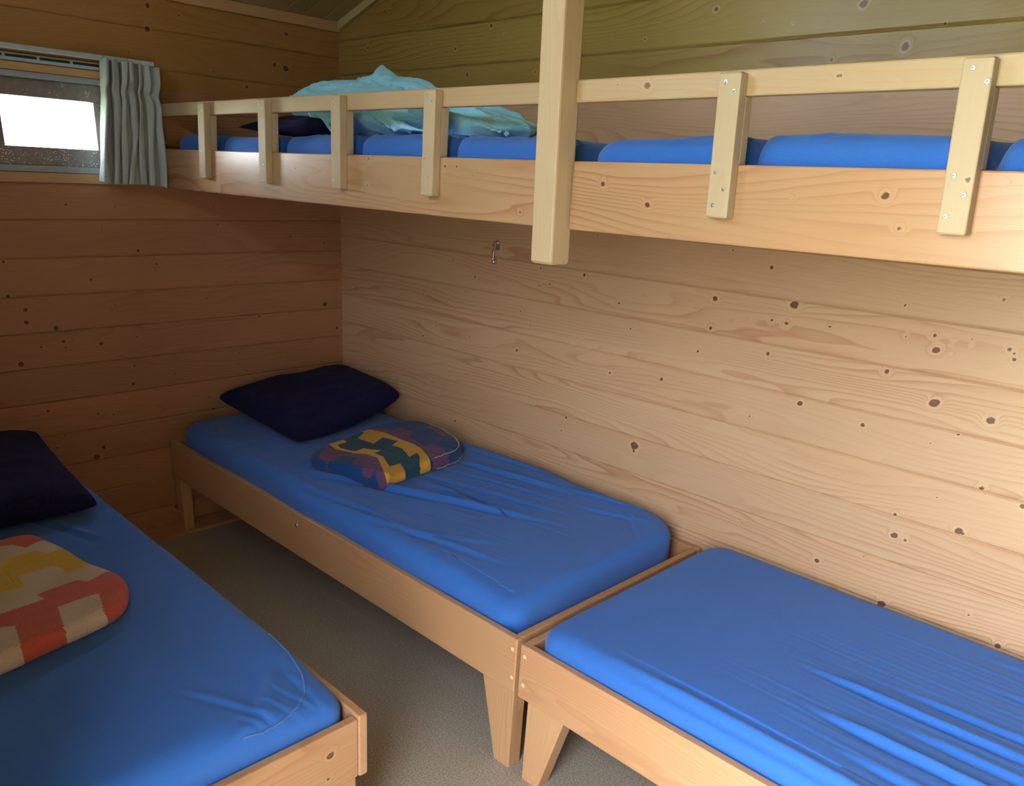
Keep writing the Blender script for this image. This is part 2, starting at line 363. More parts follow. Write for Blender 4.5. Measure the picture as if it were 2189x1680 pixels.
KL = [(-1.181,1.345,6),(-1.01,1.34,3),(-0.617,1.347,4),(-0.575,1.341,3),(-0.605,1.277,6),(-1.065,1.262,5),(-0.94,1.183,7),(-0.676,1.223,3),(-0.404,1.251,3),(-0.268,1.225,5),(-0.093,1.197,5),(-1.41,1.156,8),(-0.873,1.131,6),(-1.127,1.082,6),(-0.596,1.103,2),(-0.541,1.044,5),(-1.414,1.038,6),(-0.138,1.106,3),(-1.365,0.988,7),(-1.368,0.943,8),(-1.048,0.984,4),(-1.063,0.966,4),(-0.675,0.986,4),(-0.658,0.957,4),(-0.402,0.984,4),(-0.382,0.962,4),(-0.242,0.975,4),(-0.959,0.909,4),(-1.272,0.915,10),(-1.254,0.864,9),(-1.222,0.871,4),(-0.096,0.923,10),(-1.331,0.85,5),(-1.248,0.841,4),(-1.119,0.841,8),(-0.86,0.876,4),(-0.98,0.856,3),(-0.93,0.816,4),(-1.177,0.827,3),(-0.722,0.841,3),(-0.643,0.835,4),(-0.484,0.831,4),(-0.438,0.893,5),(-0.444,0.789,5),(-0.285,0.827,4),(-1.407,0.795,10),(-1.002,0.741,5),(-0.882,0.746,3),(-0.38,0.758,4),(-0.545,0.745,4),(-0.553,0.696,5),(-0.514,0.661,5),(-0.343,0.697,4),(-0.238,0.758,3),(-0.119,0.711,3),(-0.032,0.807,7),(-1.27,0.711,5),(-1.014,0.67,7),(-0.84,0.689,4),(-1.343,0.608,5),(-1.106,0.556,6),(-1.164,0.568,4),(-1.395,0.533,5),(-1.295,0.502,4),(-1.014,0.49,4),(-1.159,0.429,9),(-1.19,0.394,11),(-1.329,0.46,4),(-0.7,0.567,4),(-0.683,0.512,6),(-0.885,0.102,11),(-0.993,0.388,3),(-1.332,0.44,3),(-0.898,0.436,3),(-1.379,0.595,3),(-0.974,0.566,3),(-0.816,2.02,9),(-0.824,1.945,10),(-0.702,2.005,4),(-0.252,2.007,8),(-0.312,1.89,7),(-0.26,1.882,11),(-0.579,1.835,4),(-0.441,1.797,9),(-1.037,1.981,3),(-0.899,1.862,4)]
KBUNK = [(2.107,1.507,6),(2.222,1.472,6),(2.519,1.498,2),(2.672,1.508,7),(2.705,1.462,5),(2.836,1.535,2),(1.305,1.54,6),(0.939,1.505,4),(1.3,1.473,4),(1.451,1.443,3),(1.617,1.528,4),(1.66,1.529,4),(1.719,1.51,3),(1.878,1.438,4),(0.587,1.527,3)]
BIG = {(1.722, 0.677), (2.601, 0.447)}

# ------------------------------------------------------------------ room shell
XR = 4.14; PITCH = 0.1309; SL = 0.32; RIDGE = 2.07
def roof_z(x): return 2.078+SL*(x if x < RIDGE else 2*RIDGE-x)
def lines(lo, hi, step, extra=()):
    a = list(np.arange(lo, hi, step))+[hi]+[q for q in extra if lo < q < hi]
    a = sorted(a); out = [a[0]]
    for q in a[1:]:
        if q-out[-1] > 1e-4: out.append(q)
    return np.array(out)
def joint_rows(z0, lo, hi):
    r = []; k = math.floor((lo-z0)/PITCH)
    while z0+k*PITCH < hi:
        z = z0+k*PITCH
        r += [z-0.0045, z-0.0016, z, z+0.0012, z+0.0035]; k += 1
    return r
def wall_mesh(name, us, zs, to_world, z0, mat, knots, axis, hole=None, top=None, back=0.10, seed=0):
    """boarded wall: dense inner face with real V-joints, plain thick back"""
    U, Z = np.meshgrid(us, zs)
    ph = np.mod(Z-z0+0.02, PITCH)-0.02
    depth = -0.0035*np.clip(1-np.abs(ph)/0.0042, 0, 1)**0.7
    depth[np.abs(ph) < 0.001] = -0.0045
    nz, nu = U.shape
    if top is not None: Z = np.minimum(Z, top(U)+0.02)
    P = to_world(U.ravel(), Z.ravel(), depth.ravel())
    idx = np.arange(nz*nu).reshape(nz, nu)
    f = np.stack([idx[:-1, :-1], idx[:-1, 1:], idx[1:, 1:], idx[1:, :-1]], -1)
    ok = np.ones(f.shape[:2], bool)
    uc = (us[:-1]+us[1:])/2; zc = (zs[:-1]+zs[1:])/2
    if hole is not None:
        ok &= ~((uc[None, :] > hole[0]) & (uc[None, :] < hole[1]) & (zc[:, None] > hole[2]) & (zc[:, None] < hole[3]))
    if top is not None: ok &= zc[:, None] < top(uc)[None, :]+0.02
    F = f[ok].tolist(); V = P.tolist()
    # back shell, as slabs round the hole
    zt = zs[-1]
    rects = [(us[0], us[-1], zs[0], zt)] if hole is None else [(us[0], hole[0], zs[0], zt), (hole[1], us[-1], zs[0], zt), (hole[0], hole[1], zs[0], hole[2]), (hole[0], hole[1], hole[3], zt)]
    for (a, b, c, d) in rects:
        n = len(V)
        for dd in (-0.008, -back):
            q = to_world(np.array([a, b, b, a]), np.array([c, c, d, d]), np.full(4, dd)); V += q.tolist()
        F += [[n, n+1, n+2, n+3], [n+7, n+6, n+5, n+4], [n, n+4, n+5, n+1], [n+1, n+5, n+6, n+2], [n+2, n+6, n+7, n+3], [n+3, n+7, n+4, n]]
    me = arr_mesh(name, V, F, mat)
    ax = (axis, 2)
    grain(me, axis, seed, knots, ax, pitch=(z0, PITCH))
    return me

us = np.concatenate([lines(-0.1, 3.0, 0.005), lines(3.05, XR+0.1, 0.05)])
zs = lines(0.0, 2.92, 0.05, list(np.arange(0.40, 2.15, 0.005))+joint_rows(1.2298-10*PITCH, 0.36, 2.8))
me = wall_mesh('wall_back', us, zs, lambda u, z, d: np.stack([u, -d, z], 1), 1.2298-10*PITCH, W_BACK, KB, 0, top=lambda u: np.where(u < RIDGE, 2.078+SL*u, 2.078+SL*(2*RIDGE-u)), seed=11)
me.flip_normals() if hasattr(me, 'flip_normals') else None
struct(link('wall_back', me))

HOLE = (-1.44, -0.96, 1.452, 1.762)
us = np.concatenate([lines(-1.5, 0.0, 0.005, HOLE[:2])]); us = np.concatenate([lines(YF-0.1, -1.55, 0.05), us])
zs = lines(0.0, 2.14, 0.005, joint_rows(1.2934-10*PITCH, 0.0, 2.1)+list(HOLE[2:]))
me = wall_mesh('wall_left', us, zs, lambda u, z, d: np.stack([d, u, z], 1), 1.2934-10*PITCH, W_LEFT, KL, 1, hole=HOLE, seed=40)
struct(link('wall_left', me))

def slab(name, boxes, mat, axis=0, seed=5, kind=True):
    me = merge(name, [box_mesh(name, *b, mat, axis=axis, seed=seed+i, bevel=0) for i, b in enumerate(boxes)])
    o = link(name, me)
    return struct(o) if kind else o
slab('wall_front', [(-0.1, GW[0], YF-0.1, YF, 0, 2.92), (GW[0], GW[1], YF-0.1, YF, 0, GW[2]), (GW[0], GW[1], YF-0.1, YF, GW[3], 2.92), (GW[1], DOOR[0], YF-0.1, YF, 0, 2.92),
    (DOOR[1], XR+0.1, YF-0.1, YF, 0, 2.92), (DOOR[0], DOOR[1], YF-0.1, YF, DOOR[3], 2.92)], W_DARK, seed=70)
slab('wall_right', [(XR, XR+0.1, YF, 0, 0, 2.2)], W_DARK, axis=1, seed=80)
slab('wall_light_block', [(3.44, 3.54, YF-0.52, YF-0.1, 0, 2.6)], W_DARK, axis=1, seed=85)  # unseen wall added outside the doorway to block light on the left bed
o = slab('floor', [(-0.1, XR+0.1, YF-0.1, 0.1, -0.06, 0.0)], P_FLOOR)

# ceiling: two boarded slopes
V = []; F = []
ys = []
y = 0.1
while y > YF-0.12:
    ys += [y, y-0.0865, y-0.0895]; y -= 0.0925
ys = sorted(set(ys))
for sgn in (0, 1):
    base = len(V)
    for yy in ys:
        fr = ((0.1-yy) % 0.0925)
        g = 0.004 if abs(fr-0.0895) < 0.001 else 0.0
        for x in ((-0.1, RIDGE) if sgn == 0 else (RIDGE, XR+0.1)):
            z = roof_z(x); V.append((x, yy, z+g)); V.append((x, yy, z+0.09))
    for i in range(len(ys)-1):
        a = base+i*4
        F += [(a, a+4, a+6, a+2), (a+1, a+3, a+7, a+5)]
    a = base; b = base+(len(ys)-1)*4
    F += [(a, a+2, a+3, a+1), (b, b+1, b+3, b+2)]
me = arr_mesh('ceiling', V, F, W_CEIL); grain(me, 0, 90)
struct(link('ceiling', me))
# trims
struct(link('trim_1', box_mesh('trim_1', 0.0, 0.017, YF, -0.001, 2.046, 2.084, W_TRIM, axis=1, seed=101, bevel=0.002)))
me = box_mesh('trim_2', 0.017, RIDGE, -0.017, -0.0005, 0.0, 0.036, W_CEIL, axis=0, seed=103, bevel=0.002)
shear(me, lambda c: Vector((c.x, c.y, 2.047+SL*c.x+c.z)))
struct(link('trim_2', me))
# low sloping skirting strips along the floor
def skirt(name, pts, along, a0, a1, mat, seed):
    V = []
    for a in (a0, a1):
        for (d, z) in pts: V.append((d, a, z) if along == 1 else (a, -d, z))
    n = len(pts); F = [tuple(range(n)), tuple(reversed(range(n, 2*n)))]
    F += [(i, n+i, n+(i+1) % n, (i+1) % n) for i in range(n)]
    me = arr_mesh(name, V, F, mat); bm = bmesh.new(); bm.from_mesh(me); bmesh.ops.recalc_face_normals(bm, faces=bm.faces); bm.to_mesh(me); bm.free()
    grain(me, along, seed)
    return struct(link(name, me))
skirt('baseboard_left', [(0, 0), (0, 0.030), (0.006, 0.032), (0.080, 0.010), (0.088, 0.0)], 1, YF, 0.0, W_LEFT, 110)
skirt('baseboard_back', [(0, 0), (0, 0.030), (0.006, 0.032), (0.030, 0.010), (0.034, 0.0)], 0, 0.09, XR, W_LEFT, 112)

# ------------------------------------------------------------------ window in the end wall
win = bpy.data.objects.new('window_1', None); COL.objects.link(win); win.location = (-0.05, -1.19, 1.452); struct(win)
win.matrix_world = Matrix.Identity(4)
def frame_mesh(name, y0, y1, z0, z1, wdt, x0, x1, mat):
    b = [(x0, x1, y0, y1, z0, z0+wdt[2]), (x0, x1, y0, y1, z1-wdt[3], z1), (x0, x1, y0, y0+wdt[0], z0+wdt[2], z1-wdt[3]), (x0, x1, y1-wdt[1], y1, z0+wdt[2], z1-wdt[3])]
    return merge(name, [box_mesh(name, *q, mat, bevel=0.0015) for q in b])
link('window_frame', frame_mesh('window_frame', HOLE[0], HOLE[1], HOLE[2], HOLE[3], (0.018, 0.018, 0.020, 0.018), -0.085, 0.006, P_FRAME), win)
link('sash', frame_mesh('sash', HOLE[0]+0.018, HOLE[1]-0.018, HOLE[2]+0.020, HOLE[3]-0.018, (0.080, 0.060, 0.060, 0.056), -0.062, -0.018, P_SASH), win)
link('pane', box_mesh('pane', -0.046, -0.041, HOLE[0]+0.092, HOLE[1]-0.072, HOLE[2]+0.074, HOLE[3]-0.068, P_GLASS, bevel=0), win)
link('window_sill', box_mesh('window_sill', -0.002, 0.012, HOLE[0]-0.06, HOLE[1]+0.06, 1.418, 1.450, W_TRIM, axis=1, seed=120), win)
link('window_head', box_mesh('window_head', -0.002, 0.008, HOLE[0]-0.06, HOLE[1]+0.06, 1.764, 1.788, W_TRIM, axis=1, seed=121), win)
g2 = bpy.data.objects.new('added_gable_window', None); COL.objects.link(g2); struct(g2)  # frame and pane of the added window, out of view
parts = [box_mesh('f', *q, P_FRAME, bevel=0.0015) for q in ((GW[0]-0.03, GW[1]+0.03, YF-0.03, YF+0.012, GW[2]-0.03, GW[2]), (GW[0]-0.03, GW[1]+0.03, YF-0.03, YF+0.012, GW[3], GW[3]+0.03),
    (GW[0]-0.03, GW[0], YF-0.03, YF+0.012, GW[2], GW[3]), (GW[1], GW[1]+0.03, YF-0.03, YF+0.012, GW[2], GW[3]))]
link('window_frame', merge('window_frame', parts), g2)
link('pane', box_mesh('pane', GW[0], GW[1], YF-0.055, YF-0.05, GW[2], GW[3], P_GLASS, bevel=0), g2)
# slotted air vent above the window
v = thing('air_vent', 'long pale slotted air vent strip above the small window', 'vent')
me = merge('vent_plate', [box_mesh('v', 0.0, 0.012, -1.52, -0.93, 1.7905, 1.814, P_PAINT, axis=1, bevel=0.002)])
link('vent_plate', me, v)
for i in range(6):
    y0 = -1.527+0.1052*i+0.005
    link('slot', box_mesh('slot', 0.0125, 0.0135, y0, y0+0.096, 1.8005, 1.8085, P_DARK, bevel=0.0004), v)
t = thing('curtain_track', 'pale blue-grey curtain track running above the small window', 'curtain track')
link('track', box_mesh('track', 0.040, 0.066, -1.56, -0.840, 1.820, 1.835, P_PAINT, axis=1, bevel=0.003), t)
for y in (-1.45, -0.87):
    link('bracket', box_mesh('bracket', -0.001, 0.040, y-0.012, y+0.012, 1.823, 1.833, P_PAINT, bevel=0.002), t)

# curtain
def curtain():
    nS, nT = 320, 80
    V = []
    for j in range(nT+1):
        t = j/nT
        pin = math.exp(-((t-0.24)/0.055)**2)
        yl = -1.026-0.006*min(t/0.24, 1)-0.046*max(0, (t-0.24)/0.76)
        yr = -0.824-0.004*t-0.014*t*t-0.008*pin
        for i in range(nS+1):
            s = i/nS
            s2 = s+0.018*math.sin(7*s+3.5*t)*t+0.012*math.sin(17*s+1.0)+0.010*math.sin(11*s+9*t)*min(1, max(0, (t-0.2)*3))
            ph = 2*math.pi*6.75*s2+0.5
            big = 0.75+0.25*math.sin(5.1*s+0.7+1.6*t)
            amp = (0.046*(1-0.35*pin))*big
            x = 0.040+0.010*t+amp*(0.5-0.5*math.cos(ph))+0.006*math.sin(ph*2.3+1.3)*(1-t)
            edge = min(1, s*12, (1-s)*12)
            y = yl+(yr-yl)*s+0.0050*math.sin(2*ph)*edge+0.004*math.sin(ph*0.5+6*t)*edge
            x += 0.005*math.sin(60*s+25*t)*pin
            z = 1.826-0.402*t - 0.003*math.sin(7*s) - (0.010*(s-0.3) if t > 0 else 0.010*(s-0.3))
            V.append((x+0.004, y, z))
    F = [(j*(nS+1)+i, j*(nS+1)+i+1, (j+1)*(nS+1)+i+1, (j+1)*(nS+1)+i) for j in range(nT) for i in range(nS)]
    me = arr_mesh('curtain', V, F, F_CURT, True)
    o = link('curtain', me)
    md = o.modifiers.new('s', 'SOLIDIFY'); md.thickness = 0.0022; md.offset = 0
    return tag(o, 'short grey-green pleated curtain drawn to the right of the small window', 'curtain')
curtain()

# ------------------------------------------------------------------ low beds
def plank(name, x0, x1, y0, y1, z0, z1, mat, axis, seed, parent, knots=None, kplane=(0, 2), dense=True, bevel=0.003):
    dx, dy, dz = x1-x0, y1-y0, z1-z0
    if dense:
        d = 0.006
        cells = (max(1, int(dx/d)) if axis == 0 else 1, max(1, int(dy/d)) if axis == 1 else 1, max(1, int(dz/d)))
    else: cells = None
    return link(name, box_mesh(name, x0, x1, y0, y1, z0, z1, mat, axis, seed, bevel, cells, knots, kplane), parent)

def leg_mesh(x0, x1, y0, y1, ztop, low, side, seed):
    """flat leg that tapers on one long edge: side=+1 keeps the x1 edge upright, -1 the x0 edge"""
    def tp(bm):
        for v in bm.verts:
            if v.co.z < 0.01:
                if side > 0 and v.co.x < (x0+x1)/2: v.co.x = x1-low
                if side < 0 and v.co.x > (x0+x1)/2: v.co.x = x0+low
    return box_mesh('leg', x0, x1, y0, y1, 0.0, ztop, W_BED, axis=2, seed=seed, bevel=0.003, taper=tp)

def bed(name, label, x0, x1, yf, yb, zb, zt, seed, legs, kf=None, ke=None, topend=0.0, front_visible=True):
    t = thing(name, label, 'bed frame', group='low wooden bed frames')
    plank('side_board', x0, x1, yf, yf+0.022, zb, zt, W_BED, 0, seed, t, kf)
    plank('side_board', x0, x1, yb-0.022, yb, zb, zt, W_BED, 0, seed+1, t, None, dense=False)
    plank('end_board', x0+0.001, x0+0.023, yf+0.0225, yb-0.0225, zb, zt-topend, W_BED, 1, seed+2, t, None, dense=False)
    plank('end_board', x1-0.024, x1-0.002, yf+0.0225, yb-0.0225, zb, zt-topend, W_BED, 1, seed+3, t, ke, (1, 2))
    # slatted base under the mattress
    parts = []
    k = 0
    xx = x0+0.05
    while xx < x1-0.1:
        parts.append(box_mesh('b', xx, xx+0.07, yf+0.024, yb-0.024, zb+0.045, zb+0.060, W_TRIM, axis=1, seed=seed+k, bevel=0)); xx += 0.13; k += 1
    parts.append(box_mesh('b', x0+0.024, x1-0.026, yf+0.0225, yf+0.045, zb+0.015, zb+0.0449, W_TRIM, axis=0, seed=seed, bevel=0))
    parts.append(box_mesh('b', x0+0.024, x1-0.026, yb-0.045, yb-0.0225, zb+0.015, zb+0.0449, W_TRIM, axis=0, seed=seed, bevel=0))
    link('base_slats', merge('base_slats', parts), t)
    for i, a in enumerate(legs): link('leg', leg_mesh(*a, seed+20+i), t)
    return t

B1 = bed('bed_frame', 'wooden bed frame in the corner under the bunk, holding the patterned blue and yellow blanket bed', 0.012, 2.038, -0.893, -0.010, 0.249, 0.4115, 200,
    [(1.918, 2.036, -0.889, -0.842, 0.252, 0.056, 1), (0.014, 0.068, -0.889, -0.842, 0.252, 0.054, 1), (1.918, 2.036, -0.062, -0.034, 0.252, 0.056, 1), (0.062, 0.180, -0.062, -0.034, 0.252, 0.056, -1)],
    kf=[(1.54, 0.352, 4), (1.70, 0.30, 3)])
B1['label'] = 'wooden bed frame in the corner, its end touching the left wall'
for (x, z) in ((2.024, 0.378), (2.028, 0.294)):
    link('plug', disc_mesh('plug', (x, -0.893, z), (0, -1, 0), 0.0055, 0.0006, P_PLUG, dome=0.0), B1)
link('bolt', disc_mesh('bolt', (0.997, -0.893, 0.367), (0, -1, 0), 0.008, 0.004, P_STEEL, dome=0.4, socket=1), B1)

B2 = bed('bed_frame', 'wooden bed frame at lower right, butted against the corner bed', 2.051, 4.077, -0.893, -0.010, 0.249, 0.4075, 240,
    [(2.086, 2.208, -0.889, -0.842, 0.252, 0.056, -1), (3.90, 4.02, -0.889, -0.842, 0.252, 0.056, 1), (2.086, 2.208, -0.062, -0.034, 0.252, 0.056, -1), (3.90, 4.02, -0.062, -0.034, 0.252, 0.056, 1)])
for (x, z) in ((2.067, 0.376), (2.069, 0.291)):
    link('plug', disc_mesh('plug', (x, -0.893, z), (0, -1, 0), 0.0055, 0.0006, P_PLUG, dome=0.0), B2)

B3 = thing('bed_frame', 'wooden bed frame at lower left, its sawn corner facing the aisle', 'bed frame', group='low wooden bed frames')
plank('side_board', 0.10, 2.030, -1.382, -1.360, 0.249, 0.412, W_BED, 0, 270, B3, None)
plank('side_board', 0.10, 2.030, -2.262, -2.240, 0.249, 0.412, W_BED, 0, 271, B3, None, dense=False)
plank('end_board', 0.10, 0.122, -2.2395, -1.3825, 0.249, 0.402, W_BED, 1, 272, B3, None, dense=False)
plank('end_board', 2.004, 2.026, -2.2395, -1.3825, 0.249, 0.402, W_BED, 1, 273, B3, [(-1.455, 0.345, 8), (-1.462, 0.286, 5)], (1, 2))
for i, (a, b_, c_) in enumerate(((1.90, 2.018, 1), (0.11, 0.228, -1))):
    for y0 in (-1.429, -2.238):
        link('leg', leg_mesh(a, b_, y0, y0+0.045, 0.2485, 0.056, c_, 280+i), B3)
parts = [box_mesh('b', 0.15+0.13*k, 0.22+0.13*k, -2.238, -1.384, 0.294, 0.309, W_TRIM, axis=1, seed=k, bevel=0) for k in range(14)]
parts += [box_mesh('b', 0.124, 2.002, y0, y0+0.02, 0.264, 0.2939, W_TRIM, axis=0, seed=3, bevel=0) for y0 in (-1.403, -2.239)]
link('base_slats', merge('base_slats', parts), B3)

# ------------------------------------------------------------------ mattresses with fitted sheets
def smooth_noise(x, y, s=1.0, seed=0.0):
    return mnoise.noise(Vector((x*s, y*s, seed)))
def ridge(x, y, seg):
    """signed crease running along a segment: crest on one side, valley on the other, fading at both ends"""
    x0, y0, x1, y1, wd, h, asym = seg
    dx, dy = x1-x0, y1-y0; L = math.hypot(dx, dy)
    t = ((x-x0)*dx+(y-y0)*dy)/(L*L); d = ((x-x0)*dy-(y-y0)*dx)/L
    if t < -0.05 or t > 1.05 or abs(d) > wd*4: return 0.0
    env = max(0.0, min(1.0, (t+0.05)/0.3))*max(0.0, min(1.0, (1.05-t)/0.3))
    q = d/wd
    return env*h*(math.exp(-q*q)-asym*math.exp(-((q-1.5)**2)*1.3))

def mattress(name, label, x0, x1, y0, y1, z0, z1, rc, re, segs=(), hfun=None, edge=None, group=None, nper=640, rings=70):
    """fitted-sheet mattress: rounded-rectangle outline lofted to a central spine"""
    cx, cy = (x0+x1)/2, (y0+y1)/2
    rcs = rc if isinstance(rc, (tuple, list)) else (rc,)*4     # corner radii: (x1y1, x0y1, x0y0, x1y0)
    out = []
    cs = [(x1, y1, 1, 1, rcs[0]), (x0, y1, -1, 1, rcs[1]), (x0, y0, -1, -1, rcs[2]), (x1, y0, 1, -1, rcs[3])]
    ang0 = [0, 90, 180, 270]
    for (X, Y, sx_, sy_, r), a0 in zip(cs, ang0):
        ccx, ccy = X-sx_*r, Y-sy_*r
        for k in range(24):
            a = math.radians(a0+90*k/23); out.append((ccx+r*math.cos(a), ccy+r*math.sin(a)))
    # resample evenly
    out.append(out[0]); P = np.array(out); d = np.r_[0, np.cumsum(np.hypot(*np.diff(P, axis=0).T))]
    s = np.linspace(0, d[-1], nper+1)[:-1]
    ox = np.interp(s, d, P[:, 0]); oy = np.interp(s, d, P[:, 1])
    half = min(x1-x0, y1-y0)/2
    long_x = (x1-x0) > (y1-y0)
    sxp = np.clip(ox, x0+half, x1-half) if long_x else np.full_like(ox, cx)
    syp = np.full_like(oy, cy) if long_x else np.clip(oy, y0+half, y1-half)
    prof = [(0.98, z0)]
    for k in range(7):       # lower rounded edge
        a = math.pi/2*k/6; prof.append((re*0.5/half*(1-math.sin(a)), z0+re*0.5*(1-math.cos(a))))
    n_side = 6
    for k in range(1, n_side): prof.append((0.0, z0+re*0.5+(z1-re-z0-re*0.5)*k/n_side))
    for k in range(10):
        a = math.pi/2*k/9; prof.append((re/half*(1-math.cos(a)), z1-re+re*math.sin(a)))
    t0 = re/half
    for k in range(1, rings): prof.append((t0+(0.995-t0)*(k/(rings-1)), z1))
    V = []
    for (t, z) in prof:
        for i in range(nper):
            x = ox[i]+(sxp[i]-ox[i])*t; y = oy[i]+(syp[i]-oy[i])*t
            zz = z
            w_ = max(0.0, (z-z0)/(z1-z0))
            if w_ > 0.3:
                h = 0.004*smooth_noise(x, y, 2.5, 1.7)+0.0012*smooth_noise(x*2, y, 11, 4.2)
                if hfun: h += hfun(x, y)
                for sg in segs: h += ridge(x, y, sg)
                zz += h*min(1, (w_-0.3)/0.5)
            if edge:
                x, y, zz = edge(x, y, zz, w_, t)
            V.append((x, y, zz))
    n = len(prof); F = []
    for j in range(n-1):
        for i in range(nper):
            a = j*nper+i; b_ = j*nper+(i+1) % nper; F.append((a, b_, b_+nper, a+nper))
    F.append(tuple(reversed(range(nper)))); F.append(tuple(range((n-1)*nper, n*nper)))
    me = arr_mesh(name, V, F, F_BLUE, True)
    o = link(name, me)
    return tag(o, label, 'mattress', group or 'blue sheeted mattresses')

# corner bed
rnd = random.Random(5)
S1 = [(0.98, -0.12, 1.50, -0.060, 0.010, 0.006, 0.9), (1.05, -0.25, 1.60, -0.135, 0.012, 0.008, 0.8), (1.06, -0.36, 1.62, -0.20, 0.009, 0.005, 1.0),
      (1.12, -0.44, 1.70, -0.28, 0.012, 0.006, 0.9), (1.14, -0.52, 1.60, -0.37, 0.008, 0.005, 1.0), (1.08, -0.66, 1.72, -0.37, 0.014, 0.010, 0.9),
      (1.15, -0.60, 1.58, -0.45, 0.007, 0.004, 1.0), (0.80, -0.80, 1.35, -0.52, 0.016, 0.009, 0.6), (1.50, -0.14, 1.92, -0.05, 0.009, 0.005, 1.0),
      (1.65, -0.22, 1.95, -0.12, 0.009, 0.004, 1.0), (0.78, -0.84, 1.45, -0.78, 0.012, 0.006, 1.0), (1.20, -0.86, 1.80, -0.70, 0.014, 0.006, 1.0), (1.45, -0.83, 1.72, -0.62, 0.012, 0.004, 1.0),
      (0.30, -0.86, 0.62, -0.70, 0.010, 0.003, 1.0), (1.80, -0.10, 1.96, -0.26, 0.008, 0.004, 1.0)]
for k in range(16):
    yy = -0.10-0.045*k; S1.append((1.05+rnd.uniform(0, .2), yy-0.02, 1.55+rnd.uniform(0, .35), yy+0.10, 0.005, 0.0018, 1.0))
def h1(x, y):
    return 0.012*math.exp(-((y+0.06)/0.12)**2)*min(1, max(0, (x-0.7)/0.4)) + 0.006*math.sin(2.2*x+0.4) - 0.006*math.exp(-((x-0.35)/0.35)**2)
def e1(x, y, z, w_, t):
    # near side: the sheet wanders in from the board; slimmer at the near right corner
    k = math.exp(-((x-1.99)/0.22)**2-((y+0.875)/0.16)**2)
    z -= 0.022*k*w_
    if y < -0.80: y += 0.010*math.sin(4.3*x+0.6)*w_+0.006*math.sin(11*x)*w_
    return x, y, z
mattress('mattress', 'mattress in a blue sheet in the corner, under the folded blue and yellow blanket', 0.034, 1.995, -0.872, -0.045, 0.3105, 0.492, (0.13, 0.10, 0.09, 0.07), 0.045, S1, h1, e1)
# right bed
S2 = [(2.62, -0.500, 3.15, -0.475, 0.011, 0.009, 1.0), (2.70, -0.650, 3.20, -0.640, 0.013, 0.012, 0.9), (2.80, -0.42, 3.2, -0.40, 0.010, 0.006, 1.0),
      (2.30, -0.835, 3.0, -0.835, 0.010, 0.008, 1.0), (2.85, -0.56, 3.25, -0.555, 0.012, 0.007, 1.0), (2.80, -0.74, 3.2, -0.735, 0.012, 0.007, 1.0), (2.9, -0.25, 3.3, -0.22, 0.010, 0.003, 1.0),
      (2.9, -0.12, 3.4, -0.08, 0.008, 0.005, 1.0)]
for k in range(12):
    S2.append((2.45+rnd.uniform(0, .35), -0.18-0.05*k, 3.1+rnd.uniform(0, .3), -0.17-0.05*k+rnd.uniform(-.01, .01), 0.005, 0.0016, 1.0))
def e2(x, y, z, w_, t):
    if y < -0.80:
        k = min(1, max(0, (x-2.15)/0.5))
        y += (-0.004+0.012*math.sin(3.1*(x-2.1)))*w_*k
        z -= 0.005*k*w_*math.sin(5*(x-2.2))
    if y > -0.16: y += 0.020*min(1, max(0, (w_-0.70)/0.10))*min(1, (y+0.16)/0.10)
    return x, y, z
mattress('mattress', 'mattress in a bright blue sheet at lower right, with nothing lying on it', 2.078, 4.045, -0.868, -0.040, 0.3105, 0.462, (0.06, 0.06, 0.06, 0.06), 0.045, S2, lambda x, y: 0.003*math.sin(3*x), e2)
# left bed
S3 = [(1.84, -1.47, 1.97, -1.575, 0.020, 0.008, 0.5), (1.97, -1.575, 2.005, -1.72, 0.014, 0.006, 0.5), (1.80, -1.66, 2.0, -1.54, 0.010, 0.004, 1.0), (1.86, -1.45, 2.0, -1.44, 0.008, 0.003, 1.0),
      (0.62, -1.66, 1.0, -1.50, 0.012, 0.004, 1.0), (0.70, -1.60, 1.0, -1.52, 0.010, 0.003, 1.0), (1.90, -1.56, 2.0, -1.49, 0.006, 0.003, 1), (1.93, -1.62, 2.01, -1.56, 0.006, 0.003, 1), (1.88, -1.51, 1.99, -1.455, 0.006, 0.003, 1)]
def e3(x, y, z, w_, t):
    k = math.exp(-((x-2.0)/0.17)**2-((y+1.41)/0.15)**2)
    z -= 0.030*k*w_
    k2 = max(0, 1-abs(x-1.2)/0.9)
    if y > -1.45: y += 0.006*k2*w_
    return x, y, z
M3 = mattress('mattress', 'mattress in a blue sheet at lower left, under the red and cream blanket', 0.128, 1.998, -2.228, -1.388, 0.3105, 0.482, (0.045, 0.10, 0.08, 0.08), 0.05, S3, lambda x, y: 0.006*math.exp(-((x-0.5)/0.5)**2), e3)
# seam piping seen on the corner
pp = []
for k in range(40):
    q = k/39
    a = math.radians(118-q*150)
    X = 1.885+0.092*math.cos(a)+0.0*q; Y = -1.520+0.105*math.sin(a)
    pp.append((X, Y, 0))
def zat(me, x, y):
    return me
from mathutils.bvhtree import BVHTree
def bvh(o):
    me = o.data
    return BVHTree.FromPolygons([v.co.copy() for v in me.vertices], [p.vertices[:] for p in me.polygons])
bv3 = bvh(M3)
def drop(bv, x, y, z=0.9):
    h = bv.ray_cast(Vector((x, y, z)), Vector((0, 0, -1)))
    return h[0].z if h[0] is not None else None
path = [(1.70, -1.405), (1.80, -1.412), (1.88, -1.428), (1.935, -1.455), (1.968, -1.495), (1.985, -1.54), (1.990, -1.59), (1.990, -1.64)]
fine = []
for i in range(len(path)-1):
    for k in range(6):
        q = k/6; fine.append((path[i][0]*(1-q)+path[i+1][0]*q, path[i][1]*(1-q)+path[i+1][1]*q))
pp = [(x, y, (drop(bv3, x, y) or 0.44)+0.0012) for (x, y) in fine]
